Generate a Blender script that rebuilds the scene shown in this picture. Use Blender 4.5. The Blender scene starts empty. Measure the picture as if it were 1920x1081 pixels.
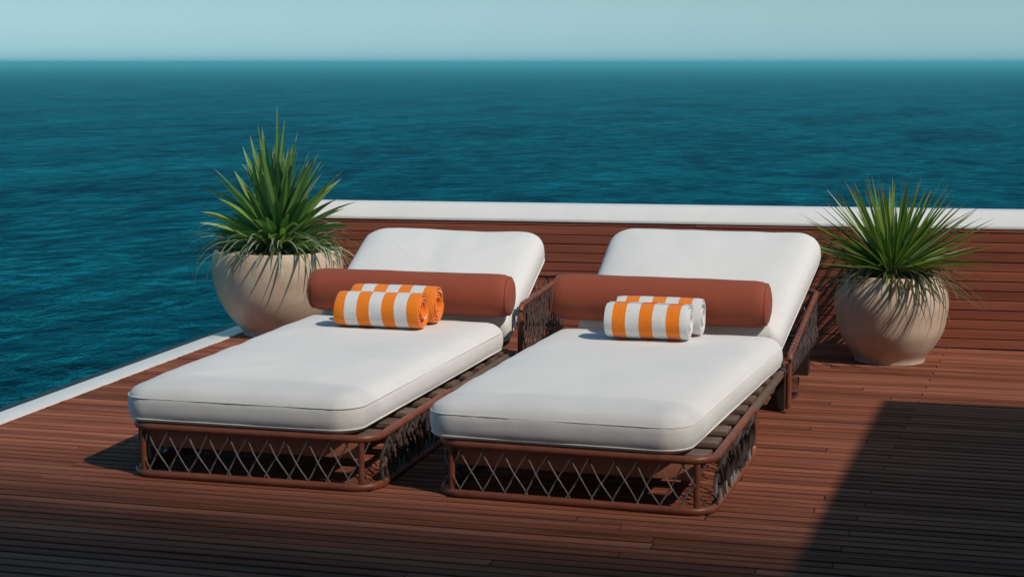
import bpy, bmesh, math, random
from mathutils import Vector, Matrix, noise
R = math.radians
rnd = random.Random(7)
S = bpy.context.scene
C = S.collection

# ------------------------------------------------------------------ materials
def nodes(name):
    m = bpy.data.materials.new(name); m.use_nodes = True
    t = m.node_tree; b = t.nodes['Principled BSDF']
    return m, t, b
def N(t, kind, **kw):
    n = t.nodes.new(kind)
    for k, v in kw.items():
        if k in ('inputs',):
            for i, x in v.items(): n.inputs[i].default_value = x
        else: setattr(n, k, v)
    return n
def ramp(t, stops, src=None, interp='LINEAR'):
    r = t.nodes.new('ShaderNodeValToRGB'); e = r.color_ramp.elements; r.color_ramp.interpolation = interp
    while len(e) < len(stops): e.new(0.5)
    for i, (p, c) in enumerate(stops):
        e[i].position = p; e[i].color = (*c, 1)
    if src is not None: t.links.new(src, r.inputs[0])
    return r
def coord(t, scale=(1,1,1), kind='Object'):
    tc = t.nodes.new('ShaderNodeTexCoord'); mp = t.nodes.new('ShaderNodeMapping')
    mp.inputs['Scale'].default_value = scale
    t.links.new(tc.outputs[kind], mp.inputs[0]); return mp.outputs[0]
def nz(t, vec, scale, detail=4, rough=.55, dist=0):
    n = t.nodes.new('ShaderNodeTexNoise'); n.inputs['Scale'].default_value = scale
    n.inputs['Detail'].default_value = detail; n.inputs['Roughness'].default_value = rough
    n.inputs['Distortion'].default_value = dist
    t.links.new(vec, n.inputs['Vector']); return n.outputs['Fac']
def mix(t, fac, a, b, mode='MIX'):
    n = t.nodes.new('ShaderNodeMix'); n.data_type = 'RGBA'; n.blend_type = mode
    for s, v in ((n.inputs['Factor'], fac), (n.inputs['A'], a), (n.inputs['B'], b)):
        if isinstance(v, (int, float)): s.default_value = v
        elif isinstance(v, tuple): s.default_value = (*v, 1)
        else: t.links.new(v, s)
    return n.outputs['Result']
def math_n(t, op, a, b=0.0):
    n = t.nodes.new('ShaderNodeMath'); n.operation = op
    for i, v in enumerate((a, b)):
        if isinstance(v, (int, float)): n.inputs[i].default_value = v
        else: t.links.new(v, n.inputs[i])
    return n.outputs[0]
def bump(t, b, h, strength, dist=.01):
    n = t.nodes.new('ShaderNodeBump'); n.inputs['Strength'].default_value = strength
    n.inputs['Distance'].default_value = dist
    t.links.new(h, n.inputs['Height']); t.links.new(n.outputs[0], b.inputs['Normal']); return n
def attr(t, name):
    a = t.nodes.new('ShaderNodeAttribute'); a.attribute_name = name; return a.outputs['Fac']

def wood_mat(name, dark, mid, light, rough=.55, grain=(1.2, 30, 30), spec=.35):
    m, t, b = nodes(name)
    tone = attr(t, 'tone')
    v = coord(t, grain)
    off = N(t, 'ShaderNodeVectorMath', operation='ADD')
    t.links.new(v, off.inputs[0])
    cmb = N(t, 'ShaderNodeCombineXYZ')
    t.links.new(math_n(t, 'MULTIPLY', tone, 37.0), cmb.inputs[0]); t.links.new(math_n(t, 'MULTIPLY', tone, 91.0), cmb.inputs[2])
    t.links.new(cmb.outputs[0], off.inputs[1])
    g = nz(t, off.outputs[0], 1.0, 7, .65, .6)
    big = nz(t, coord(t, (.55, 1.1, 1.1)), 1.0, 3, .6)
    f = math_n(t, 'ADD', math_n(t, 'ADD', math_n(t, 'MULTIPLY', g, .80), math_n(t, 'MULTIPLY', tone, .24)), -.03)
    rp = ramp(t, [(.26, dark), (.48, mid), (.74, light)], f)
    c = mix(t, math_n(t, 'MULTIPLY', big, .45), rp.outputs[0], tuple(x*.55 for x in mid))
    t.links.new(c, b.inputs['Base Color'])
    rr = math_n(t, 'ADD', math_n(t, 'MULTIPLY', g, .3), rough-.12)
    t.links.new(rr, b.inputs['Roughness']); b.inputs['Specular IOR Level'].default_value = spec
    bump(t, b, g, .35, .003)
    return m
M = {}
M['deck'] = wood_mat('teak deck', (.10,.033,.018), (.285,.096,.057), (.47,.182,.115), rough=.66, spec=.07)
M['clad'] = wood_mat('wall boards', (.22,.062,.038), (.36,.107,.064), (.48,.165,.10), rough=.6, spec=.2)
M['slat'] = wood_mat('slat wood', (.10,.066,.05), (.17,.115,.088), (.24,.175,.14), rough=.6, grain=(3, 30, 30))
M['apron'] = wood_mat('apron wood', (.34,.12,.065), (.46,.17,.095), (.56,.24,.14), rough=.6, grain=(2, 30, 30))
def flat(name, col, rough=.5, spec=.5, metal=0, nscale=0, namp=.2, bscale=0, bstr=.2, bdist=.002, sheen=0):
    m, t, b = nodes(name)
    b.inputs['Roughness'].default_value = rough; b.inputs['Specular IOR Level'].default_value = spec; b.inputs['Metallic'].default_value = metal
    if sheen: b.inputs['Sheen Weight'].default_value = sheen
    if nscale:
        n = nz(t, coord(t), nscale, 5, .6)
        c = ramp(t, [(.25, tuple(x*(1-namp) for x in col)), (.75, tuple(min(1, x*(1+namp*.6)) for x in col))], n)
        t.links.new(c.outputs[0], b.inputs['Base Color'])
    else: b.inputs['Base Color'].default_value = (*col, 1)
    if bscale:
        bump(t, b, nz(t, coord(t), bscale, 3, .6), bstr, bdist)
    return m
M['caulk'] = flat('deck caulking', (.012,.010,.010), .8)
M['white_paint'] = flat('white gelcoat', (.86,.85,.84), .35, nscale=3, namp=.06)
M['black'] = flat('black rubbing strake', (.012,.013,.016), .5)
M['roof'] = flat('dark unseen roof', (.055,.042,.036), .7, spec=.2, nscale=2)  # kept dark so the unseen roof bounces little light back
M['hull'] = flat('hull paint', (.02,.03,.05), .3)
M['tube'] = flat('rust brown powder coat', (.235,.072,.040), .42, nscale=14, namp=.25, bscale=300, bstr=.1)
M['dark_leg'] = flat('dark bronze', (.03,.018,.016), .35)
M['rope'] = flat('taupe cord', (.20,.165,.155), .34, spec=.7, nscale=40, namp=.45, bscale=500, bstr=.5, bdist=.001)
M['ribbon'] = flat('grey ribbon', (.095,.075,.072), .5, spec=.4, nscale=30, namp=.5, bscale=250, bstr=.4, bdist=.001)
M['soil'] = flat('potting soil', (.03,.022,.015), .95, nscale=40, namp=.5, bscale=90, bstr=1, bdist=.02)
def fabric(name, col, rough=.9, wscale=420, amp=.06, bs=.25, sheen=.15):
    m, t, b = nodes(name)
    n = nz(t, coord(t), 2.2, 5, .6); w = nz(t, coord(t), 60, 3, .7)
    f = math_n(t, 'ADD', math_n(t, 'MULTIPLY', n, .7), math_n(t, 'MULTIPLY', w, .3))
    c = ramp(t, [(.3, tuple(x*(1-amp) for x in col)), (.7, tuple(min(.9, x*(1+amp*.5)) for x in col))], f)
    t.links.new(c.outputs[0], b.inputs['Base Color'])
    b.inputs['Roughness'].default_value = rough; b.inputs['Specular IOR Level'].default_value = .2
    b.inputs['Sheen Weight'].default_value = sheen
    v = coord(t)
    h = math_n(t, 'ADD', math_n(t, 'MULTIPLY', nz(t, v, wscale, 2, .6), .35), math_n(t, 'MULTIPLY', nz(t, v, 26, 4, .6), .65))
    bump(t, b, h, bs, .004)
    return m
M['cushion'] = fabric('white canvas', (.80,.80,.80))
M['piping'] = fabric('white piping', (.80,.79,.77))
M['bolster'] = fabric('terracotta fabric', (.33,.078,.042), rough=.75, amp=.12, bs=.2, sheen=.1)
M['bolster_pipe'] = fabric('terracotta piping', (.27,.06,.034), rough=.75, amp=.1)
def towel_mat(name, phase):
    m, t, b = nodes(name)
    tc = N(t, 'ShaderNodeTexCoord'); sx = N(t, 'ShaderNodeSeparateXYZ'); t.links.new(tc.outputs['Object'], sx.inputs[0])
    wob = math_n(t, 'MULTIPLY', math_n(t, 'SUBTRACT', nz(t, coord(t), 9, 2, .5), .5), .06)
    u = math_n(t, 'ADD', math_n(t, 'ADD', math_n(t, 'DIVIDE', sx.outputs[0], .122), wob), 10 + phase)
    fr = math_n(t, 'FRACT', u)
    s = math_n(t, 'GREATER_THAN', fr, .5)
    n = nz(t, coord(t), 120, 3, .7)
    w = ramp(t, [(.3, (.70,.72,.73)), (.7, (.80,.80,.80))], n)
    o = ramp(t, [(.3, (.86,.20,.010)), (.7, (.95,.265,.018))], n)
    t.links.new(mix(t, s, w.outputs[0], o.outputs[0]), b.inputs['Base Color'])
    b.inputs['Roughness'].default_value = .95; b.inputs['Specular IOR Level'].default_value = .1
    b.inputs['Sheen Weight'].default_value = .3
    v = coord(t)
    bump(t, b, math_n(t, 'ADD', math_n(t, 'MULTIPLY', nz(t, v, 300, 2, .7), .5), nz(t, v, 30, 4, .6)), .6, .005)
    return m
M['towel_w'] = towel_mat('striped terry, orange ends', .25)
M['towel_o'] = towel_mat('striped terry, white ends', .75)
def pot_mat():
    m, t, b = nodes('sand coloured pottery')
    v = coord(t)
    n = nz(t, v, 5, 6, .6); s = nz(t, coord(t, (1, 1, .5)), 22, 5, .65)
    f = math_n(t, 'ADD', math_n(t, 'MULTIPLY', n, .6), math_n(t, 'MULTIPLY', s, .4))
    c = ramp(t, [(.3, (.52,.385,.29)), (.5, (.65,.505,.395)), (.72, (.72,.60,.49))], f)
    t.links.new(c.outputs[0], b.inputs['Base Color'])
    b.inputs['Roughness'].default_value = .42; b.inputs['Specular IOR Level'].default_value = .4
    bump(t, b, s, .12, .003)
    return m
M['pot'] = pot_mat()
def leaf_mat(name, cols, trans=.3, rough=.38):
    m, t, b = nodes(name)
    tone = attr(t, 'tone'); along = attr(t, 'along')
    n = nz(t, coord(t, (60, 60, 6)), 1, 3, .6)
    f = math_n(t, 'ADD', math_n(t, 'MULTIPLY', tone, .8), math_n(t, 'MULTIPLY', n, .25))
    c = ramp(t, [(.15, cols[0]), (.55, cols[1]), (.95, cols[2])], f)
    tip = ramp(t, [(.86, (0,0,0)), (1.0, (1,1,1))], along)
    cc = mix(t, math_n(t, 'MULTIPLY', tip.outputs[0], .7), c.outputs[0], cols[3])
    t.links.new(cc, b.inputs['Base Color']); b.inputs['Roughness'].default_value = rough
    b.inputs['Specular IOR Level'].default_value = .5
    tr = N(t, 'ShaderNodeBsdfTranslucent'); t.links.new(mix(t, 1.0, cc, (1.2, 1.5, .6), 'MULTIPLY'), tr.inputs[0])
    ms = N(t, 'ShaderNodeMixShader'); ms.inputs[0].default_value = trans
    t.links.new(b.outputs[0], ms.inputs[1]); t.links.new(tr.outputs[0], ms.inputs[2])
    t.links.new(ms.outputs[0], t.nodes['Material Output'].inputs[0])
    return m
M['leaf_broad'] = leaf_mat('broad blade leaf', [(.045,.12,.04), (.14,.28,.075), (.32,.46,.15), (.50,.47,.27)])
M['leaf_grass'] = leaf_mat('grey green strap leaf', [(.07,.105,.06), (.21,.26,.17), (.46,.47,.36), (.55,.50,.38)])
M['leaf_yucca'] = leaf_mat('stiff yucca leaf', [(.05,.11,.018), (.15,.25,.04), (.30,.40,.11), (.22,.11,.06)])
M['leaf_dry'] = leaf_mat('dry yucca leaf', [(.025,.035,.012), (.085,.085,.03), (.24,.19,.10), (.30,.20,.11)])
M['trunk'] = flat('leaf base fibres', (.06,.04,.025), .9, nscale=30, namp=.5, bscale=60, bstr=1, bdist=.01)
def glass_mat():
    m, t, b = nodes('clear glass'); b.inputs['Transmission Weight'].default_value = 1; b.inputs['Roughness'].default_value = .03; b.inputs['IOR'].default_value = 1.45
    return m
M['glass'] = glass_mat()
def sea_mat():
    m, t, b = nodes('sea water')
    t.nodes.remove(b)
    v = coord(t, (1, 1, 1)); va = coord(t, (1.15, .8, 1.0))
    w1 = nz(t, va, .30, 3, .55, .6); w2 = nz(t, va, 1.25, 5, .62, .7); w3 = nz(t, v, 6.0, 4, .6)
    h = math_n(t, 'ADD', math_n(t, 'MULTIPLY', w1, .8), math_n(t, 'ADD', math_n(t, 'MULTIPLY', w2, .28), math_n(t, 'MULTIPLY', w3, .03)))
    bp = N(t, 'ShaderNodeBump'); bp.inputs['Strength'].default_value = .8; bp.inputs['Distance'].default_value = 1.0
    t.links.new(h, bp.inputs['Height'])
    p1 = nz(t, va, .02, 4, .6); p2 = nz(t, va, .35, 4, .6)
    col = ramp(t, [(.3, (.0002,.0035,.009)), (.7, (.0010,.014,.033))], math_n(t, 'ADD', math_n(t, 'MULTIPLY', p1, .6), math_n(t, 'MULTIPLY', p2, .4)))
    d = N(t, 'ShaderNodeBsdfDiffuse'); t.links.new(col.outputs[0], d.inputs[0]); t.links.new(bp.outputs[0], d.inputs['Normal'])
    g = N(t, 'ShaderNodeBsdfGlossy')
    patch = math_n(t, 'ADD', math_n(t, 'MULTIPLY', nz(t, coord(t, (.11, .045, .1)), 1, 5, .62, .5), .45), math_n(t, 'MULTIPLY', nz(t, coord(t, (.62, .30, .5)), 1, 5, .65, .4), .55))
    gc = ramp(t, [(.38, (.008,.19,.32)), (.60, (.045,.86,1.0))], patch); t.links.new(gc.outputs[0], g.inputs['Color']); g.inputs['Roughness'].default_value = .16
    t.links.new(bp.outputs[0], g.inputs['Normal'])
    fr = N(t, 'ShaderNodeFresnel'); fr.inputs['IOR'].default_value = 1.075; t.links.new(bp.outputs[0], fr.inputs['Normal'])
    ms = N(t, 'ShaderNodeMixShader'); t.links.new(fr.outputs[0], ms.inputs[0]); t.links.new(d.outputs[0], ms.inputs[1]); t.links.new(g.outputs[0], ms.inputs[2])
    t.links.new(ms.outputs[0], t.nodes['Material Output'].inputs[0])
    return m
M['sea'] = sea_mat()

# ------------------------------------------------------------------ helpers
def obj(name, bm, mat, parent=None, smooth=True, loc=None, rot=None):
    me = bpy.data.meshes.new(name); bmesh.ops.recalc_face_normals(bm, faces=bm.faces[:]); bm.to_mesh(me); bm.free()
    if smooth:
        for p in me.polygons: p.use_smooth = True
        me.set_sharp_from_angle(angle=R(38))
    o = bpy.data.objects.new(name, me); C.objects.link(o)
    for mm in (mat if isinstance(mat, list) else [mat]): me.materials.append(mm)
    if parent: o.parent = parent
    if loc: o.location = loc
    if rot: o.rotation_euler = rot
    return o
def tag(o, label=None, cat=None, group=None, kind=None):
    for k, v in (('label', label), ('category', cat), ('group', group), ('kind', kind)):
        if v: o[k] = v
    return o
def thing(name, label, cat, loc, rz=0, group=None):
    o = bpy.data.objects.new(name, None); C.objects.link(o); o.location = loc; o.rotation_euler = (0, 0, rz); o.empty_display_size = .1
    return tag(o, label, cat, group)
def box(bm, x0, x1, y0, y1, z0, z1, bev=0, tone=None, segs=2):
    r = bmesh.ops.create_cube(bm, size=1)
    vs = r['verts']
    bmesh.ops.scale(bm, vec=(x1-x0, y1-y0, z1-z0), verts=vs); bmesh.ops.translate(bm, vec=((x0+x1)/2, (y0+y1)/2, (z0+z1)/2), verts=vs)
    fs = set(f for v in vs for f in v.link_faces)
    if bev:
        es = list(set(e for v in vs for e in v.link_edges))
        rr = bmesh.ops.bevel(bm, geom=es, offset=bev, segments=segs, affect='EDGES', profile=.6)
        fs = set(rr['faces']) | set(f for f in fs if f.is_valid)
        for f in list(fs):
            for v in f.verts: fs.update(v.link_faces)
    if tone is not None:
        l = bm.faces.layers.float.get('tone') or bm.faces.layers.float.new('tone')
        for f in fs:
            if f.is_valid: f[l] = tone
def tube(bm, path, rad, segs=10, closed=False, ry=None, cap=True, up=Vector((0,0,1))):
    """round (or oval) tube along a list of points; rad may be a list"""
    n = len(path); P = [Vector(p) for p in path]; rings = []
    for i, p in enumerate(P):
        a = P[(i-1) % n] if (closed or i > 0) else p; b = P[(i+1) % n] if (closed or i < n-1) else p
        d = (b-a).normalized()
        u = up if abs(d.dot(up)) < .95 else Vector((0,1,0)) if abs(d.y) < .9 else Vector((1,0,0))
        s = d.cross(u).normalized(); w = s.cross(d).normalized()
        r = rad[i] if isinstance(rad, (list, tuple)) else rad
        q = r if ry is None else ry
        rings.append([bm.verts.new(p + s*math.cos(2*math.pi*k/segs)*r + w*math.sin(2*math.pi*k/segs)*q) for k in range(segs)])
    m = n if closed else n-1
    for i in range(m):
        A, B = rings[i], rings[(i+1) % n]
        for k in range(segs): bm.faces.new((A[k], A[(k+1) % segs], B[(k+1) % segs], B[k]))
    if cap and not closed:
        bm.faces.new(rings[0][::-1]); bm.faces.new(rings[-1])
def lathe(bm, prof, segs=64, axis='Z', closed=False, wob=None):
    rings = []
    for (r, h) in prof:
        ring = []
        for k in range(segs):
            a = 2*math.pi*k/segs; rr = r*(1 + (wob(a, h) if wob else 0))
            ring.append(bm.verts.new((rr*math.cos(a), rr*math.sin(a), h) if axis == 'Z' else (h, rr*math.cos(a), rr*math.sin(a))))
        rings.append(ring)
    for i in range(len(rings)-1 if not closed else len(rings)):
        A, B = rings[i], rings[(i+1) % len(rings)]
        for k in range(segs): bm.faces.new((A[k], A[(k+1) % segs], B[(k+1) % segs], B[k]))
    return rings
def arc_pts(cx, cy, r, a0, a1, n=8):
    return [(cx + r*math.cos(a0+(a1-a0)*i/n), cy + r*math.sin(a0+(a1-a0)*i/n)) for i in range(n+1)]

# ------------------------------------------------------------------ world, sun, camera
EL, AZ = R(45), R(26)                    # sun height; swing of the sun from +X towards the viewer
SUN = Vector((math.cos(EL)*math.cos(AZ), -math.cos(EL)*math.sin(AZ), math.sin(EL)))
W = bpy.data.worlds.new('World'); S.world = W; W.use_nodes = True
wt = W.node_tree; bg = wt.nodes['Background']
sky = wt.nodes.new('ShaderNodeTexSky'); sky.sky_type = 'NISHITA'; sky.sun_disc = False
sky.sun_elevation = EL; sky.sun_rotation = R(90) + AZ
sky.air_density = 1.0; sky.dust_density = 1.2; sky.ozone_density = 2.0
tint = wt.nodes.new('ShaderNodeMix'); tint.data_type = 'RGBA'; tint.blend_type = 'MULTIPLY'; tint.inputs['Factor'].default_value = 1

tcw = wt.nodes.new('ShaderNodeTexCoord'); sxw = wt.nodes.new('ShaderNodeSeparateXYZ'); wt.links.new(tcw.outputs['Generated'], sxw.inputs[0])
rw = wt.nodes.new('ShaderNodeValToRGB'); e = rw.color_ramp.elements
e[0].position = 0; e[0].color = (1.46, 2.36, 3.15, 1); e[1].position = .30; e[1].color = (.50, .90, .90, 1)
q = e.new(.018); q.color = (1.12, 1.72, 2.25, 1); q = e.new(.04); q.color = (.88, 1.28, 1.55, 1); q = e.new(.075); q.color = (.42, .80, .86, 1); q = e.new(.15); q.color = (.42, .78, .82, 1)
wt.links.new(sxw.outputs[2], rw.inputs[0]); wt.links.new(rw.outputs[0], tint.inputs['B'])
wt.links.new(sky.outputs[0], tint.inputs['A']); wt.links.new(tint.outputs['Result'], bg.inputs[0])
bg.inputs[1].default_value = .092
sl = bpy.data.lights.new('sun', 'SUN'); sl.energy = 2.95; sl.angle = R(.55); sl.color = (1, .86, .73)
so = bpy.data.objects.new('sun', sl); C.objects.link(so); so.rotation_euler = SUN.to_track_quat('Z', 'Y').to_euler()
cam = bpy.data.cameras.new('camera'); co = bpy.data.objects.new('camera', cam); C.objects.link(co); S.camera = co
cam.sensor_width = 36; cam.lens = 3100/1920*36; cam.clip_end = 200000; cam.clip_start = .05
co.location = (0, 0, 1.6); co.rotation_euler = (R(90) - math.atan(422.5/3100), 0, R(15))
S.view_settings.view_transform = 'Standard'; S.view_settings.look = 'None'; S.view_settings.exposure = 0; S.view_settings.gamma = 1

# ------------------------------------------------------------------ setting
SEA_Z = -3.6
bm = bmesh.new()
rs = [0, 30, 80, 200, 600, 2000, 8000, 30000, 90000]
prev = None
for r in rs:
    ring = [bm.verts.new((r*math.cos(2*math.pi*k/96), r*math.sin(2*math.pi*k/96), 0)) for k in range(96)] if r else [bm.verts.new((0,0,0))]
    if prev:
        for k in range(96):
            if len(prev) == 1: bm.faces.new((prev[0], ring[k], ring[(k+1) % 96]))
            else: bm.faces.new((prev[k], ring[k], ring[(k+1) % 96], prev[(k+1) % 96]))
    prev = ring
tag(obj('sea', bm, M['sea'], loc=(0, 0, SEA_Z)), kind='structure')

m, t, b = nodes('haze air'); t.nodes.remove(b)
pv = N(t, 'ShaderNodeVolumePrincipled'); pv.inputs['Color'].default_value = (.22, .86, 1.0, 1); pv.inputs['Density'].default_value = .00090
t.links.new(pv.outputs[0], t.nodes['Material Output'].inputs['Volume'])
bm = bmesh.new(); box(bm, -95000, 95000, -95000, 95000, SEA_Z-6, 3.65)
hz = tag(obj('haze', bm, m, smooth=False), kind='stuff')
X0, X1, Y0, Y1 = -4.085, 11.0, -2.0, 9.56
PITCH, GAP = .065, .0145
bm = bmesh.new(); bm.faces.layers.float.new('tone'); lt = bm.faces.layers.float['tone']
def plank(bm, xa, xb, ya, yb, tone, c=.0022, dz=0):
    z = dz; zb = -.03
    o = [(xa, ya), (xb, ya), (xb, yb), (xa, yb)]; i = [(xa+c, ya+c), (xb-c, ya+c), (xb-c, yb-c), (xa+c, yb-c)]
    V0 = [bm.verts.new((x, y, zb)) for x, y in o]; V1 = [bm.verts.new((x, y, z-c*.8)) for x, y in o]; V2 = [bm.verts.new((x, y, z)) for x, y in i]
    fs = [bm.faces.new(V2)]
    for k in range(4):
        fs.append(bm.faces.new((V0[k], V0[(k+1) % 4], V1[(k+1) % 4], V1[k]))); fs.append(bm.faces.new((V1[k], V1[(k+1) % 4], V2[(k+1) % 4], V2[k])))
    for f in fs: f[lt] = tone
y = Y1; row = 0
while y > Y0:
    ya, yb = y-PITCH+GAP, y
    base = (-.155 - .075*(7.7-y)) if row % 3 == 0 else (-1.62 + .5*(row % 3) + .34*math.sin(row*1.7) - .06*(7.7-y))
    xs = sorted([base + k*3.1 for k in range(-3, 6)])
    cuts = [X0] + [x for x in xs if X0+.15 < x < X1-.1] + [X1]
    for a, b in zip(cuts, cuts[1:]):
        plank(bm, a + (.0025 if a > X0 else 0), b - .0025, ya, yb, rnd.random(), dz=rnd.uniform(-.0012, .0012))
    y -= PITCH; row += 1
deck = tag(obj('deck', bm, M['deck'], smooth=False), kind='structure')
bm = bmesh.new(); box(bm, X0-.15, X1, Y0, Y1+.2, -.35, -.0042)
tag(obj('deck_substrate', bm, M['caulk'], smooth=False), kind='structure')
bm = bmesh.new(); box(bm, -4.222, X0-.004, Y0, Y1+.02, -.30, .006, .006)
tag(obj('deck_edge', bm, M['white_paint']), kind='structure')
bm = bmesh.new(); box(bm, -4.31, -4.225, Y0, Y1+.02, -.16, -.006, .012)
tag(obj('rubbing_strake', bm, M['black']), kind='structure')
bm = bmesh.new(); box(bm, -4.20, X1, Y0, Y1+.15, SEA_Z-1, -.36)
tag(obj('hull', bm, M['hull'], smooth=False), kind='structure')

# parapet wall
WX0 = -3.86; WY = 9.60
wall = thing('parapet_wall', 'low wall of horizontal red wooden boards with a broad white cap', 'wall', ((WX0+X1)/2, WY, .026)); wall.rotation_euler = (0, -.0085, 0)     # the rail line rises gently to the right
cx = (WX0+X1)/2
bm = bmesh.new(); bm.faces.layers.float.new('tone')
z = .003; bp_ = .0548
while z < .664:
    zb = min(z+bp_-.0042, .677)
    x = WX0
    while x < X1:
        xe = min(x + rnd.uniform(2.2, 3.4), X1)
        t_ = rnd.random(); dy = rnd.uniform(-.0015, .0015)
        # bevelled board, lower edge set back: a wedge section
        q = [(dy, z+.0015), (.0015+dy, z), (.03, z), (.03, zb), (.005+dy, zb), (.0005+dy, zb-.003)]
        A = [bm.verts.new((x+.001-cx, a, b)) for a, b in q]; B = [bm.verts.new((xe-.001-cx, a, b)) for a, b in q]
        l = bm.faces.layers.float['tone']; n = len(q)
        for k in range(n):
            f = bm.faces.new((A[k], A[(k+1) % n], B[(k+1) % n], B[k])); f[l] = t_
        f = bm.faces.new(A[::-1]); f[l] = t_
        f = bm.faces.new(B); f[l] = t_
        x = xe
    z += bp_
obj('wood_cladding', bm, M['clad'], wall, smooth=False)
bm = bmesh.new(); box(bm, WX0+.004-cx, X1-cx, .026, .19, -.3, .67)
obj('wall_core', bm, M['caulk'], wall, smooth=False)
bm = bmesh.new()
q = [(-.004, .679), (-.004, .694), (.062, .770), (.085, .778), (.20, .778), (.21, .768), (.21, .679)]     # front face shape raked back to catch more sun
A = [bm.verts.new((WX0-.012-cx, a, b)) for a, b in q]; B = [bm.verts.new((X1-cx, a, b)) for a, b in q]
for k in range(len(q)): bm.faces.new((A[k], A[(k+1) % len(q)], B[(k+1) % len(q)], B[k]))
bm.faces.new(A[::-1]); bm.faces.new(B)
bmesh.ops.bevel(bm, geom=bm.edges[:], offset=.003, segments=2, affect='EDGES')
obj('white_cap', bm, M['white_paint'], wall)

# unseen roof casting the right-hand shade; extra parts added to darken near deck
RZ = 3.4; ox = RZ/math.tan(EL)*math.cos(AZ); oy = -RZ/math.tan(EL)*math.sin(AZ)
can = thing('unseen_shade_canopy', 'unseen dark flat canopy, with battens added to darken the near deck', 'canopy', (ox, oy, RZ))
lx, ly = .12/math.tan(EL)*math.cos(AZ), .12/math.tan(EL)*math.sin(AZ)     # the slab's own thickness
def slab(pts, z0, z1):
    bm = bmesh.new(); A = [bm.verts.new((x, y, z0)) for x, y in pts]; B = [bm.verts.new((x, y, z1)) for x, y in pts]
    bm.faces.new(A[::-1]); bm.faces.new(B)
    for k in range(len(pts)): bm.faces.new((A[k], A[(k+1) % len(pts)], B[(k+1) % len(pts)], B[k]))
    return bm
obj('unseen_roof_panel', slab([(-.30+lx, 7.97-ly), (-.47+lx, 5.0), (-.47+lx, -6), (9.5, -6), (9.5, 8.25)], 0, .12), M['roof'], can)
obj('unseen_roof_panel', slab([(-7.2, 4.72), (-.48+lx, 4.72), (-.48+lx, -6), (-7.2, -6)], 0, .12), M['roof'], can)  # added unseen panel that blocks sun and sky over the near deck
yy = 6.05; per = .036  # added battens, widening towards the viewer, grade the near deck darker
while yy > 4.68:
    w = per*max(.03, min(.90, (6.08-yy)/1.22))
    bm = bmesh.new(); box(bm, -5.4, -.2, yy-w/2, yy+w/2, -.03, -.024)
    obj('added_batten', bm, M['roof'], can, smooth=False); yy -= per
for xx in (-5.4-.03,):
    bm = bmesh.new(); box(bm, xx-.05, xx, 4.71, 6.3, -.05, .08); obj('added_fascia', bm, M['roof'], can, smooth=False)  # end strip beside the added battens
for nm, q in (('added_side_wall', (4.6-ox, 4.72-ox, -4.0-oy, 6.2-oy)), ('added_back_wall', (-4.0-ox, 4.58-ox, -4.1-oy, -4.0-oy))):  # added unseen walls that block skylight under the canopy
    bm = bmesh.new(); box(bm, *q, .02-RZ, -.04); obj(nm, bm, M['roof'], can, smooth=False)
for (px, py) in ((8.8-ox, 7.2-oy), (8.8-ox, 0), (8.8-ox, -4.4)):
    bm = bmesh.new(); tube(bm, [(px, py, -RZ), (px, py, 0)], .08, 16); obj('post', bm, M['roof'], can)

# ------------------------------------------------------------------ loungers
def outline(x0, x1, y0, y1, rf, rb, inset, n=14, dens=.03):
    """rounded rectangle, corner radius rf at the y0 end and rb at the y1 end; constant vertex count"""
    a0, a1, b0, b1 = x0+inset, x1-inset, y0+inset, y1-inset
    rf = max(rf-inset, .012); rb = max(rb-inset, .012)
    pts = []
    def seg(p, q, k): return [(p[0]+(q[0]-p[0])*i/k, p[1]+(q[1]-p[1])*i/k) for i in range(1, k)]
    c = [arc_pts(a0+rf, b0+rf, rf, math.pi, 1.5*math.pi, n), arc_pts(a1-rf, b0+rf, rf, 1.5*math.pi, 2*math.pi, n),
         arc_pts(a1-rb, b1-rb, rb, 0, .5*math.pi, n), arc_pts(a0+rb, b1-rb, rb, .5*math.pi, math.pi, n)]
    kx, ky = max(2, int((x1-x0)/dens)), max(2, int((y1-y0)/dens))
    for i in range(4):
        pts += c[i]; pts += seg(c[i][-1], c[(i+1) % 4][0], kx if i % 2 == 0 else ky)
    return pts
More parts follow.
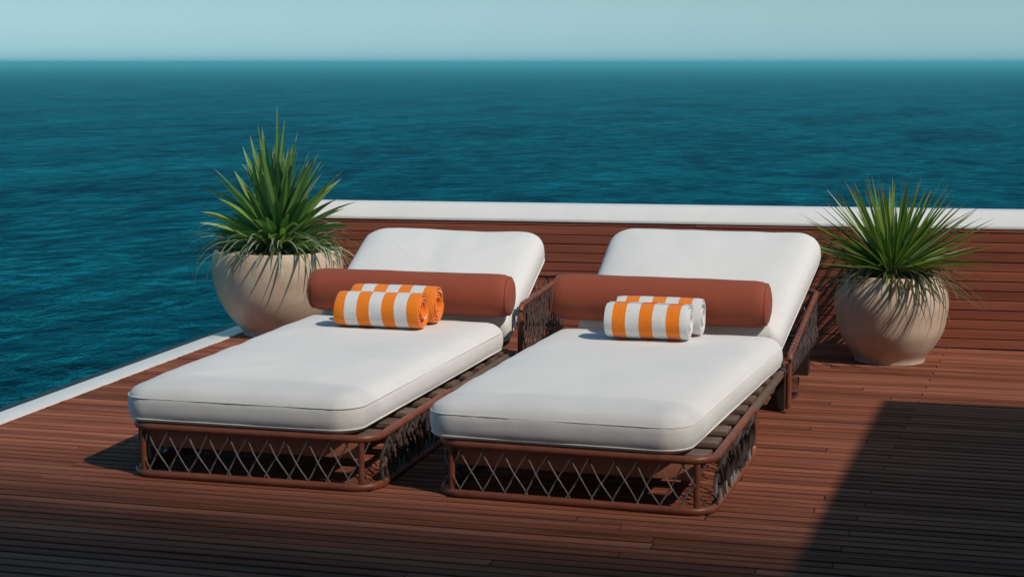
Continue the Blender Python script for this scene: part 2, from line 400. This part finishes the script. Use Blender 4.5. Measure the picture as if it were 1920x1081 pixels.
def cushion(x0, x1, y0, y1, h, rf, rb, seed, taper=0):
    bm = bmesh.new()
    hw = min(x1-x0, y1-y0)/2; hwx = (x1-x0)/2
    prof = [(.20, 0), (.07, 0), (.035, .002), (.016, .010), (.006, .026), (.001, .045), (0, .06), (.0005, .08), (.003, .096), (.007, .106), (.0135, .118),
            (.026, .131), (.044, .142), (.068, .150), (.098, .1555), (.14, .160), (.19, .163), (.26, .165), (.34, .1665), (hw-.03, .167), (hw-.014, .167)]
    rings = []
    s = h/.155
    for ins, z in prof:
        ring = []
        for (x, y) in outline(x0, x1, y0, y1, rf, rb, ins):
            zz = z*s
            v = Vector((x, y, zz))
            e = max(0, min(1, ins/.12)) if z > .1 else 0
            d = noise.noise(Vector((x*3.1+seed, y*2.3, zz*4)))*.006 + noise.noise(Vector((x*9+seed, y*7, zz*12)))*.0022 + noise.noise(Vector((x*2+seed, y*26, 3)))*.0012*e
            if .07 < z < .125: v += Vector((noise.noise(Vector((x*38, y*38, seed))), noise.noise(Vector((x*38, y*38, seed+5))), 0))*.0022
            if z > .12: v.z += d*1.5 + .004*noise.noise(Vector((x*5+seed, y*5+(x*4), 7)))*max(0, 1-ins/.3)
            elif z > .01:
                cxx, cyy = (x0+x1)/2, (y0+y1)/2
                v += Vector((math.copysign(1, x-cxx) if abs(x-cxx) > hwx-.06 else 0, math.copysign(1, y-cyy) if abs(y-cyy) > (y1-y0)/2-.06 else 0, 0))*d*.7
            v.x += (v.x-x0)/(x1-x0)*taper*(v.y-y0)/(y1-y0)
            ring.append(bm.verts.new(v))
        rings.append(ring)
    n = len(rings[0])
    for A, B in zip(rings, rings[1:]):
        for k in range(n): bm.faces.new((A[k], A[(k+1) % n], B[(k+1) % n], B[k]))
    bm.faces.new(rings[-1]); bm.faces.new(rings[0][::-1])
    return bm
def piping(x0, x1, y0, y1, h, rf, rb, z, ins, rad=.0036, taper=0):
    bm = bmesh.new()
    tube(bm, [(x + (x-x0)/(x1-x0)*taper*(y-y0)/(y1-y0), y, z*h/.155) for x, y in outline(x0, x1, y0, y1, rf, rb, ins)], rad, 6, closed=True)
    return bm

def lounger(label, loc, rz, p):
    L = thing('sun_lounger', label, 'sun lounger', loc, rz, 'sun loungers on the deck')
    w = p['w']; fl = p['front']; rc = .10; rt = .0155; zt = .202; zb = .015
    # front basket: top rail bends down into the rear posts
    def U(y_end, z, rc=rc, inset=0):
        ww = w-inset
        return ([(ww, y_end, z)] + [(ww, y_end-(y_end-rc)*i/14, z) for i in range(1, 14)] + [(x, y, z) for x, y in arc_pts(ww-rc, rc+inset, rc, 0, -math.pi/2, 10)]
                + [(ww-rc-(2*ww-2*rc)*i/12, inset, z) for i in range(1, 12)] + [(x, y, z) for x, y in arc_pts(-ww+rc, rc+inset, rc, -math.pi/2, -math.pi, 10)]
                + [(-ww, rc+(y_end-rc)*i/14, z) for i in range(1, 14)] + [(-ww, y_end, z)])
    bd = .05
    path = U(fl-bd, zt)
    downR = [(w, fl-bd+bd*math.sin(a), zt-bd+bd*math.cos(a)) for a in [math.pi/2*i/6 for i in range(1, 7)]]
    downL = [(-x, y, z) for x, y, z in downR]
    path = [(w, fl, .03)] + downR[::-1] + path + downL + [(-w, fl, .03)]
    bm = bmesh.new(); tube(bm, path, rt, 12); obj('top_rail', bm, M['tube'], L)
    pb = U(fl-bd, zb)
    upR = [(w, fl-bd+bd*math.sin(a), zb+bd-bd*math.cos(a)) for a in [math.pi/2*i/6 for i in range(1, 7)]]
    bm = bmesh.new(); tube(bm, upR[::-1] + pb + [(-x, y, z) for x, y, z in upR], rt, 12); obj('bottom_rail', bm, M['tube'], L)
    q = rc*(1-math.cos(R(45)))
    for sx in (1, -1):
        bm = bmesh.new(); tube(bm, [(sx*(w-.055), .014, zb), (sx*(w-.055), .014, zt)], .0125, 12); obj('post', bm, M['tube'], L)
    # side rails carrying the slats to the rear
    for sx in (1, -1):
        bm = bmesh.new(); bm.faces.layers.float.new('tone')
        box(bm, min(sx*(w-.026), sx*(w+.002)), max(sx*(w-.026), sx*(w+.002)), fl-.06, p['len'], .168, .196, .005, .6)
        obj('side_rail', bm, M['slat'], L)
    y = .075
    while y < p['len']-.06:
        bm = bmesh.new(); bm.faces.layers.float.new('tone')
        box(bm, -w+.03, w-.03, y, y+.108, .184, .204, .004, rnd.random()); obj('slat', bm, M['slat'], L)
        y += .208
    bm = bmesh.new(); bm.faces.layers.float.new('tone')
    box(bm, -w+.06, w-.06, .055, .073, .112, .182, .004, .5); obj('apron_board', bm, M['apron'], L)
    # woven cords: front lattice
    pathU = U(fl-.02, 0)
    cum = [0]
    for a, b in zip(pathU, pathU[1:]): cum.append(cum[-1] + (Vector(b)-Vector(a)).length)
    tot = cum[-1]
    def at(s):
        s = max(0, min(tot, s))
        for i in range(len(cum)-1):
            if s <= cum[i+1]:
                f = (s-cum[i])/max(1e-9, cum[i+1]-cum[i]); a, b = Vector(pathU[i]), Vector(pathU[i+1]); d = (b-a).normalized()
                return a.lerp(b, f), Vector((-d.y, d.x, 0))
    side = fl-.02-rc+.03; fr0, fr1 = side, tot-side
    bm = bmesh.new(); rr = random.Random(p['seed'])
    nfr = int((fr1-fr0)/.078)
    def strand(bm, s0, s1, z0, z1, off, rad, ry, wav):
        pts = []
        ph = rr.uniform(0, 6)
        for i in range(9):
            f = i/8; s = s0+(s1-s0)*f + wav*math.sin(ph+f*6.5); P, nn = at(s)
            P = P + nn*(off*math.cos(f*math.pi*2)); P.z = z0+(z1-z0)*f; pts.append(P)
        tube(bm, pts, rad, 6, ry=ry)
    for i in range(-1, nfr+1):
        s = fr0 + (i+.5)*(fr1-fr0)/nfr
        j = rr.uniform(-.008, .008)
        if fr0 < s < fr1:
            if s+.1 < fr1+.05: strand(bm, s+j, s+.102+j, .196, .018, .005, .0042, .0030, .003)
            if s-.1 > fr0-.05: strand(bm, s+.022+j, s-.085+j, .196, .018, -.005, .0034, .0026, .002)
            # lashing round the rails
            P, nn = at(s+.011); 
            ring = [P + nn*(math.cos(a)*.0155) + Vector((0,0,zt+math.sin(a)*.0155)) for a in [2*math.pi*k/10 for k in range(10)]]
    obj('front_weave', bm, M['rope'], L)
    for sx in (1, -1):
        bm = bmesh.new()
        s = .03
        while s < side-.04:
            for dirn in (1, -1):
                ss = s if sx == 1 else tot-s
                strand(bm, ss+rr.uniform(-.01, .01), ss+dirn*rr.uniform(.04, .075), .194, .02, dirn*.007, .0075, .0022, .010)
            s += .048
        obj('side_weave', bm, M['ribbon'], L)
    # rear arm on the right side, running round the back
    ay, ae, az0, az1 = p['arm_y'], p['arm_end'], *p['az']; w0 = w; w = w+.024
    A = [(w, ay, .02), (w, ay, .2), (w, ay, az0-.05)] + [(w, ay+.05-.05*math.cos(a), az0-.05+.05*math.sin(a)) for a in [math.pi/2*i/6 for i in range(1, 7)]]
    A += [(w, ay+.05+(ae-.08-ay-.05)*i/6, az0+(az1-az0)*i/6) for i in range(1, 7)]
    A += [(x, y_, az1) for x, y_ in arc_pts(w-.08, ae-.08, .08, 0, math.pi/2, 8)][1:]
    A += [(w-.08-(2*w-.16)*i/8, ae, az1) for i in range(1, 9)]
    A += [(-w+.01, ae, az1-.08), (-w+.01, ae, .02)]
    bm = bmesh.new(); tube(bm, A, .0135, 12); obj('arm_rail', bm, M['tube'], L)
    B = [(w, ay, .175), (w, ae-.08, .175)] + [(x, y_, .175) for x, y_ in arc_pts(w-.08, ae-.08, .08, 0, math.pi/2, 8)][1:] + [(-w+.01, ae, .175)]
    bm = bmesh.new(); tube(bm, B, .012, 10); obj('lower_arm_rail', bm, M['dark_leg'], L)
    bm = bmesh.new()
    yv = ay+.04
    while yv < ae-.05:
        azv = az0+(az1-az0)*(yv-ay)/(ae-ay)
        for dirn in (1, -1):
            pts = []; ph = rr.uniform(0, 6); d0 = rr.uniform(-.008, .008); dd = dirn*rr.uniform(.03, .06)
            for i in range(11):
                f = i/10; pts.append((w+dirn*.008*math.cos(f*6.3), yv+d0+dd*f+.012*math.sin(ph+f*8), azv+.012+(.178-azv)*f))
            tube(bm, pts, .010, 6, ry=.0025, up=Vector((1, 0, 0)))
        yv += .052
    obj('arm_weave', bm, M['ribbon'], L)
    bm = bmesh.new()
    xv = w-.1
    while xv > -w+.05:
        for dirn in (1, -1):
            pts = [(xv+dirn*.09*i/8, ae+dirn*.006*math.cos(i*.8), az1-.007-(az1-.185)*i/8) for i in range(9)]
            tube(bm, pts, .0035, 6)
        xv -= .08
    obj('back_weave', bm, M['rope'], L)
    w = w0
    # dark rear legs
    for (sx, yl) in ((1, p['leg_y']), (-1, p['leg_y']), (1, ae-.1), (-1, ae-.1)):
        bm = bmesh.new()
        T = [(-.012, -.03), (.012, -.03), (.012, .035), (-.012, .035)]; Bq = [(-.075, -.045), (.015, -.045), (.015, .05), (-.075, .05)]
        Mq = [(-.03, -.035), (.014, -.035), (.014, .04), (-.03, .04)]
        rings = [[bm.verts.new((sx*(w-.016+x), yl+y_, z_)) for x, y_ in Q] for Q, z_ in ((Bq, .0), (Bq, .006), (Mq, .09), (T, .168))]
        for a, b in zip(rings, rings[1:]):
            for k in range(4): bm.faces.new((a[k], a[(k+1) % 4], b[(k+1) % 4], b[k]))
        bm.faces.new(rings[0]); bm.faces.new(rings[-1])
        bmesh.ops.recalc_face_normals(bm, faces=bm.faces[:]); bmesh.ops.bevel(bm, geom=bm.edges[:], offset=.003, segments=2, affect='EDGES')
        obj('leg', bm, M['dark_leg'], L)
    # mattress
    mx0, mx1, ml = p['mx0'], p['mx1'], p['ml']
    m = obj('mattress', cushion(mx0, mx1, -.018, ml, .155, .115, .06, p['seed'], p['taper']), M['cushion'], L, loc=(0, 0, .212))
    obj('piping', piping(mx0, mx1, -.018, ml, .155, .115, .06, .103, .0045, .0024, p['taper']), M['piping'], m)
    obj('piping', piping(mx0, mx1, -.018, ml, .155, .115, .06, .020, .0085, .003, p['taper']), M['piping'], m)
    # back cushion, tilted, on its frame
    ang = p['ang']; by = ml+.035; bx0, bx1 = p['bx0'], p['bx1']; bl = p['bl']
    # front face starts at (by, .365): shift so that the rotated upper face passes there
    h = .165
    piv = Vector((0, by+h*math.sin(ang)+.005, .368-h*math.cos(ang)))
    bc = obj('back_cushion', cushion(bx0, bx1, 0, bl, h, .05, .13, p['seed']+9, p['btaper']), M['cushion'], L, loc=piv, rot=(ang, 0, 0))
    obj('piping', piping(bx0, bx1, 0, bl, h, .05, .13, .018, .009, .0036, p['btaper']), M['piping'], bc)
    bm = bmesh.new()
    fp = [(x, y_, -.016) for x, y_ in outline(bx0+.06, bx1-.03, .02, bl-.06, .05, .10, 0, 6, .2)]
    tube(bm, fp, .012, 10, closed=True); bf = obj('backrest_frame', bm, M['tube'], L, loc=piv, rot=(ang, 0, 0))
    for i in range(6):
        bm = bmesh.new(); bm.faces.layers.float.new('tone'); yv = .09+i*.12
        box(bm, bx0+.07, bx1-.04, yv, yv+.062, -.02, -.003, .003, rnd.random()); obj('slat', bm, M['slat'], bf)
    for sx in (1, -1):
        bm = bmesh.new(); top = piv + Vector((sx*(w-.10), (bl*.66)*math.cos(ang), (bl*.66)*math.sin(ang)-.02))
        tube(bm, [top, (sx*(w-.10), top.y+.14, .19)], .010, 10); obj('backrest_strut', bm, M['tube'], L)
    return L
PL = dict(taper=.05, btaper=.02, az=(.418, .447), w=.505, front=1.0, len=2.06, arm_y=2.07, arm_end=3.02, leg_y=1.98, mx0=-.545, mx1=.447, ml=1.925, ang=R(25.5), bx0=-.51, bx1=.482, bl=.875, seed=3)
lounger('white sun lounger nearer the sea, carrying the towels with orange rolled ends', (-2.572, 5.712, 0), 0, PL)
PR = dict(taper=.085, btaper=.12, az=(.27, .42), w=.517, front=.97, len=2.02, arm_y=1.86, arm_end=2.95, leg_y=1.94, mx0=-.572, mx1=.437, ml=1.84, ang=R(29), bx0=-.49, bx1=.485, bl=.875, seed=12)
lounger('white sun lounger beside the spiky yucca pot, carrying the towels with white rolled ends', (-1.312, 5.722, 0), R(-2.0), PR)

# bolsters
def bolster(label, loc, rz, ln, rad, seed, strap_x=None):
    B = thing('bolster', label, 'bolster', loc, rz, 'terracotta bolsters')
    prof = [(.0001, -ln/2-.010), (rad*.5, -ln/2-.008), (rad*.78, -ln/2), (rad*.90, -ln/2+.013), (rad*.97, -ln/2+.034), (rad, -ln/2+.065)]
    prof += [(rad*(1+.006*math.sin(i*1.3+seed)), -ln/2+.065+(ln-.13)*i/16) for i in range(1, 16)]
    prof += [(r, -h) for r, h in prof[:6][::-1]]
    bm = bmesh.new()
    lathe(bm, prof, 56, 'X', wob=lambda a, h: .016*noise.noise(Vector((math.cos(a)*1.2, math.sin(a)*1.2, h*4+seed))) + .022*max(0, (abs(h)-ln*.36)/(ln*.14))*noise.noise(Vector((math.cos(a)*6, math.sin(a)*6, h*3+seed))))
    obj('cover', bm, M['bolster'], B)
    for s in (1, -1):
        bm = bmesh.new(); tube(bm, [(s*(ln/2-.010), rad*.885*math.cos(a), rad*.885*math.sin(a)) for a in [2*math.pi*k/48 for k in range(48)]], .0034, 6, closed=True, up=Vector((1,0,0)))
        obj('piping', bm, M['bolster_pipe'], B)
    if strap_x:
        bm = bmesh.new(); box(bm, ln/2-.02, ln/2+strap_x, -.012, .03, -.075, -.045, .004); obj('strap', bm, M['bolster'], B)
    return B
bolster('terracotta bolster at the left end of the pair, behind the orange ended towels', (-2.572, 7.668, .480), 0, 1.03, .105, 1)
bolster('terracotta bolster on the right lounger, behind the white ended towels', (-1.318, 7.615, .495), R(-1.5), 1.02, .109, 5)

# towels
def towel(label, loc, rz, ln, rad, mat, seed, spin):
    bm = bmesh.new()
    turns, th = 4.6, .0145
    r0 = rad - th*turns - .004
    n = int(turns*40); pts = []
    for i in range(n+1):
        a = 2*math.pi*turns*i/n
        r = max(.006, r0 + (rad-.5*th-r0)*i/n)
        j = 1 + .035*noise.noise(Vector((math.cos(a)*1.2, math.sin(a)*1.2, i*.006+seed)))
        pts.append((r*j*math.cos(a+spin), r*j*math.sin(a+spin)))
    nx = 22; hh = th*.44
    def nrm(i):
        a = pts[max(0, i-1)]; b = pts[min(n, i+1)]; d = Vector((b[0]-a[0], b[1]-a[1])).normalized(); return Vector((-d.y, d.x))
    grid = {0: [], 1: []}
    for side in (0, 1):
        for i in range(n+1):
            nn = nrm(i); t_ = hh*min(1, (n-i)/5+.15); rowv = []
            out = i/n
            for k in range(nx+1):
                x = -ln/2+ln*k/nx
                edge = .013*noise.noise(Vector((i*.05, seed*3+k*.001, 1 if k else 2)))*(1 if k in (0, nx) else 0) + (.010*(1-out) * (1 if k == 0 else -1 if k == nx else 0))*noise.noise(Vector((i*.03, seed, 0)))*2
                e = min(k, nx-k)
                rnd_ = t_*(.45 if e == 0 else .8 if e == 1 and False else 1)
                sgn = 1 if side else -1
                q = Vector(pts[i]) + nn*(-sgn*rnd_)
                f = 1 + .045*noise.noise(Vector((x*7, q.x*10, q.y*10+seed)))
                yq, zq = q.x*f*1.04, q.y*f
                zq = max(zq, -rad*.955 + .0)            # resting flat on the mattress
                rowv.append(bm.verts.new((x+edge, yq, zq)))
            grid[side].append(rowv)
    for side in (0, 1):
        G = grid[side]
        for i in range(n):
            for k in range(nx): bm.faces.new((G[i][k], G[i+1][k], G[i+1][k+1], G[i][k+1]) if side == 0 else (G[i][k], G[i][k+1], G[i+1][k+1], G[i+1][k]))
    for i in range(n):
        for k in (0, nx):
            bm.faces.new((grid[0][i][k], grid[0][i+1][k], grid[1][i+1][k], grid[1][i][k]))
    for i in (0, n):
        for k in range(nx): bm.faces.new((grid[0][i][k], grid[0][i][k+1], grid[1][i][k+1], grid[1][i][k]))
    o = obj('rolled_towel', bm, mat, loc=loc, rot=(0, 0, rz))
    return tag(o, label, 'towel', 'rolled striped towels')
zt_ = .381
towel('front rolled orange striped towel with an orange end, on the left lounger', (-2.556, 7.185, zt_+.088), R(0), .41, .092, M['towel_w'], 1, R(200))
towel('rear rolled striped towel with an orange end, against the left bolster', (-2.545, 7.374, zt_+.091), R(0), .415, .095, M['towel_w'], 2, R(140))
towel('front rolled orange striped towel with a white end, on the right lounger', (-1.297, 7.195, zt_+.084), R(-1), .375, .087, M['towel_o'], 3, R(210))
towel('rear rolled striped towel with a white end, against the right bolster', (-1.272, 7.362, zt_+.087), R(-1), .385, .09, M['towel_o'], 4, R(150))

# ------------------------------------------------------------------ pots and plants
def pot(label, loc, prof, seed):
    P = thing('planter_pot', label, 'planter', loc, 0, 'sand coloured planter pots')
    def smooth(pr, k=6):
        out = []
        for i in range(len(pr)-1):
            p0 = pr[max(0, i-1)]; p1 = pr[i]; p2 = pr[i+1]; p3 = pr[min(len(pr)-1, i+2)]
            for j in range(k):
                t = j/k
                out.append(tuple(.5*((2*p1[d]) + (-p0[d]+p2[d])*t + (2*p0[d]-5*p1[d]+4*p2[d]-p3[d])*t*t + (-p0[d]+3*p1[d]-3*p2[d]+p3[d])*t**3) for d in (0, 1)))
        return out + [pr[-1]]
    outer = smooth(prof); rt, ht = prof[-1]
    body = [(.001, 0)] + outer + [(rt-.012, ht+.006), (rt-.026, ht), (rt-.032, ht-.02), (rt-.035, ht-.12)]
    bm = bmesh.new(); lathe(bm, body, 80, wob=lambda a, h:   .006*noise.noise(Vector((math.cos(a)*1.1, math.sin(a)*1.5, h*4+seed))))
    obj('pot_body', bm, M['pot'], P)
    bm = bmesh.new(); lathe(bm, [(.001, ht-.025), (rt*.5, ht-.028), (rt-.033, ht-.04)], 48, wob=lambda a, h: .0)
    obj('soil', bm, M['soil'], P)
def leaf(bm, base, az, el, ln, wd, droop, tone, segs=9, twist=0, fold=.35, l=None, base_w=.6):
    """one folded tapering blade; droop bends it towards the ground along its length"""
    lt, la = l
    if rnd.random() < .14: droop = droop*1.8+.35
    d = Vector((math.cos(az)*math.cos(el), math.sin(az)*math.cos(el), math.sin(el)))
    side = Vector((-math.sin(az), math.cos(az), 0))
    side = (Matrix.Rotation(twist, 3, d) @ side)
    p = Vector(base); rows = []
    for i in range(segs+1):
        f = i/segs
        w = wd*(base_w + (1-base_w)*min(1, f/.35))*(1-max(0, (f-.35)/.65)**1.6)*.5 + .0006
        up = side.cross(d).normalized()*-1
        if up.z < 0: up = -up
        rows.append(([bm.verts.new(p - side*w + up*w*fold), bm.verts.new(p), bm.verts.new(p + side*w + up*w*fold)], f))
        p = p + d*(ln/segs)
        d = (d + Vector((0, 0, -droop*(.3+1.4*f)/segs)) + Vector((rnd.uniform(-1, 1), rnd.uniform(-1, 1), 0))*.012).normalized()
    for (a, fa), (b, fb) in zip(rows, rows[1:]):
        for k in (0, 1):
            f = bm.faces.new((a[k], a[k+1], b[k+1], b[k])); f[lt] = tone; f[la] = (fa+fb)/2
def leafmesh():
    bm = bmesh.new(); return bm, (bm.faces.layers.float.new('tone'), bm.faces.layers.float.new('along'))
GA = math.pi*(3-math.sqrt(5))

pot('wide sand coloured pot at the deck corner, brim trailing with strap leaves', (-3.885, 9.10, 0),
    [(.215, 0), (.222, .03), (.268, .08), (.320, .15), (.358, .225), (.378, .30), (.389, .375), (.387, .45), (.374, .50)], 1)
pot('smaller rounder sand coloured pot against the board wall on the right', (-.31, 9.10, 0),
    [(.185, 0), (.194, .03), (.235, .085), (.276, .16), (.294, .24), (.304, .315), (.294, .385), (.266, .44), (.25, .468)], 2)
pl = thing('dracaena_plant', 'tall fountain of broad green blades growing in the wide corner pot', 'plant', (-3.885, 9.10, .47))
bm = bmesh.new(); tube(bm, [(0, 0, -.02), (0, 0, .05), (.005, 0, .12)], [.06, .055, .03], 12); obj('stem', bm, M['trunk'], pl)
bm, l = leafmesh()
n = 120
for i in range(n):
    f = (i+.5)/n; az = i*GA + rnd.uniform(-.2, .2); el = R(86) - R(76)*(f**.85) + R(rnd.uniform(-5, 5))
    ln = (.64 - .22*f)*rnd.uniform(.78, 1.06)
    leaf(bm, (.02*math.cos(az), .02*math.sin(az), .09-.07*f), az, el, ln, rnd.uniform(.050, .072), .12+.50*f*rnd.uniform(.6, 1.3), rnd.random(), 10, rnd.uniform(-.9, .9), .45, l)
leaf(bm, (0, 0, .08), R(80), R(88), .80, .036, .02, .5, 12, .5, .4, l)
leaf(bm, (0, 0, .08), R(20), R(85), .72, .046, .03, .75, 12, 1.2, .4, l)
leaf(bm, (0, 0, .08), R(190), R(80), .70, .044, .06, .7, 12, 1.2, .4, l)
obj('upright_leaves', bm, M['leaf_broad'], pl)
bm, l = leafmesh()
for i in range(190):
    az = i*GA + rnd.uniform(-.3, .3); r0 = rnd.uniform(.04, .24)
    leaf(bm, (r0*math.cos(az), r0*math.sin(az), rnd.uniform(-.0, .07)), az+rnd.uniform(-.5, .5), R(rnd.uniform(5, 48)), rnd.uniform(.24, .44), rnd.uniform(.012, .022), rnd.uniform(1.1, 2.5), rnd.random(), 11, rnd.uniform(-.4, .4), .3, l)
for i in range(26):
    az = R(-90) + rnd.uniform(-1.9, 1.9); r0 = rnd.uniform(.2, .3)
    leaf(bm, (r0*math.cos(az), r0*math.sin(az), .03), az+rnd.uniform(-.5, .5), R(rnd.uniform(10, 35)), rnd.uniform(.28, .42), rnd.uniform(.010, .018), rnd.uniform(2.6, 3.8), rnd.uniform(.4, 1), 12, rnd.uniform(-.3, .3), .3, l)
obj('trailing_leaves', bm, M['leaf_grass'], pl)

pr_ = thing('yucca_plant', 'spiky fan of stiff narrow yucca blades growing in the smaller pot', 'plant', (-.31, 9.10, .44))
bm = bmesh.new(); tube(bm, [(0, 0, -.02), (0, 0, .05), (0, 0, .11)], [.07, .065, .03], 12); obj('stem', bm, M['trunk'], pr_)
bm, l = leafmesh()
n = 150
for i in range(n):
    f = (i+.5)/n; az = i*GA + rnd.uniform(-.15, .15); el = R(87) - R(76)*(f**.68) + R(rnd.uniform(-4, 4))
    ln = (.525 + .05*f)*rnd.uniform(.86, 1.06)
    leaf(bm, (.02*math.cos(az), .02*math.sin(az), .06-.03*f), az, el, ln, rnd.uniform(.018, .027), .03+.16*f*rnd.uniform(.3, 1.4), rnd.random(), 7, rnd.uniform(-.9, .9), .5, l, .8)
obj('upright_leaves', bm, M['leaf_yucca'], pr_)
bm, l = leafmesh()
for i in range(150):
    az = i*GA + rnd.uniform(-.3, .3); r0 = rnd.uniform(.0, .12)
    leaf(bm, (r0*math.cos(az), r0*math.sin(az), rnd.uniform(0, .07)), az, R(rnd.uniform(-8, 26)), rnd.uniform(.30, .58), rnd.uniform(.007, .014), rnd.uniform(.4, 1.9), rnd.random(), 10, rnd.uniform(-.5, .5), .3, l)
for i in range(20):
    az = R(-60) + rnd.uniform(-1.2, 1.2); r0 = rnd.uniform(.1, .18)
    leaf(bm, (r0*math.cos(az), r0*math.sin(az), .04), az+rnd.uniform(-.4, .4), R(rnd.uniform(0, 30)), rnd.uniform(.24, .40), rnd.uniform(.006, .011), rnd.uniform(2.2, 4.2), rnd.uniform(.3, 1), 11, 0, .3, l)
obj('drooping_leaves', bm, M['leaf_dry'], pr_)

# clear tumbler, a stand-in for a glint behind the right lounger's dark leg
g = bmesh.new()
lathe(g, [(.001, .0), (.028, .0), (.031, .004), (.037, .10), (.0355, .101), (.034, .099), (.028, .016), (.001, .014)], 40)
tag(obj('glint_tumbler', g, M['glass'], loc=(-.725, 7.92, .001)), 'small clear glass tumbler standing in for an unclear glint behind the dark lounger leg', 'glass')
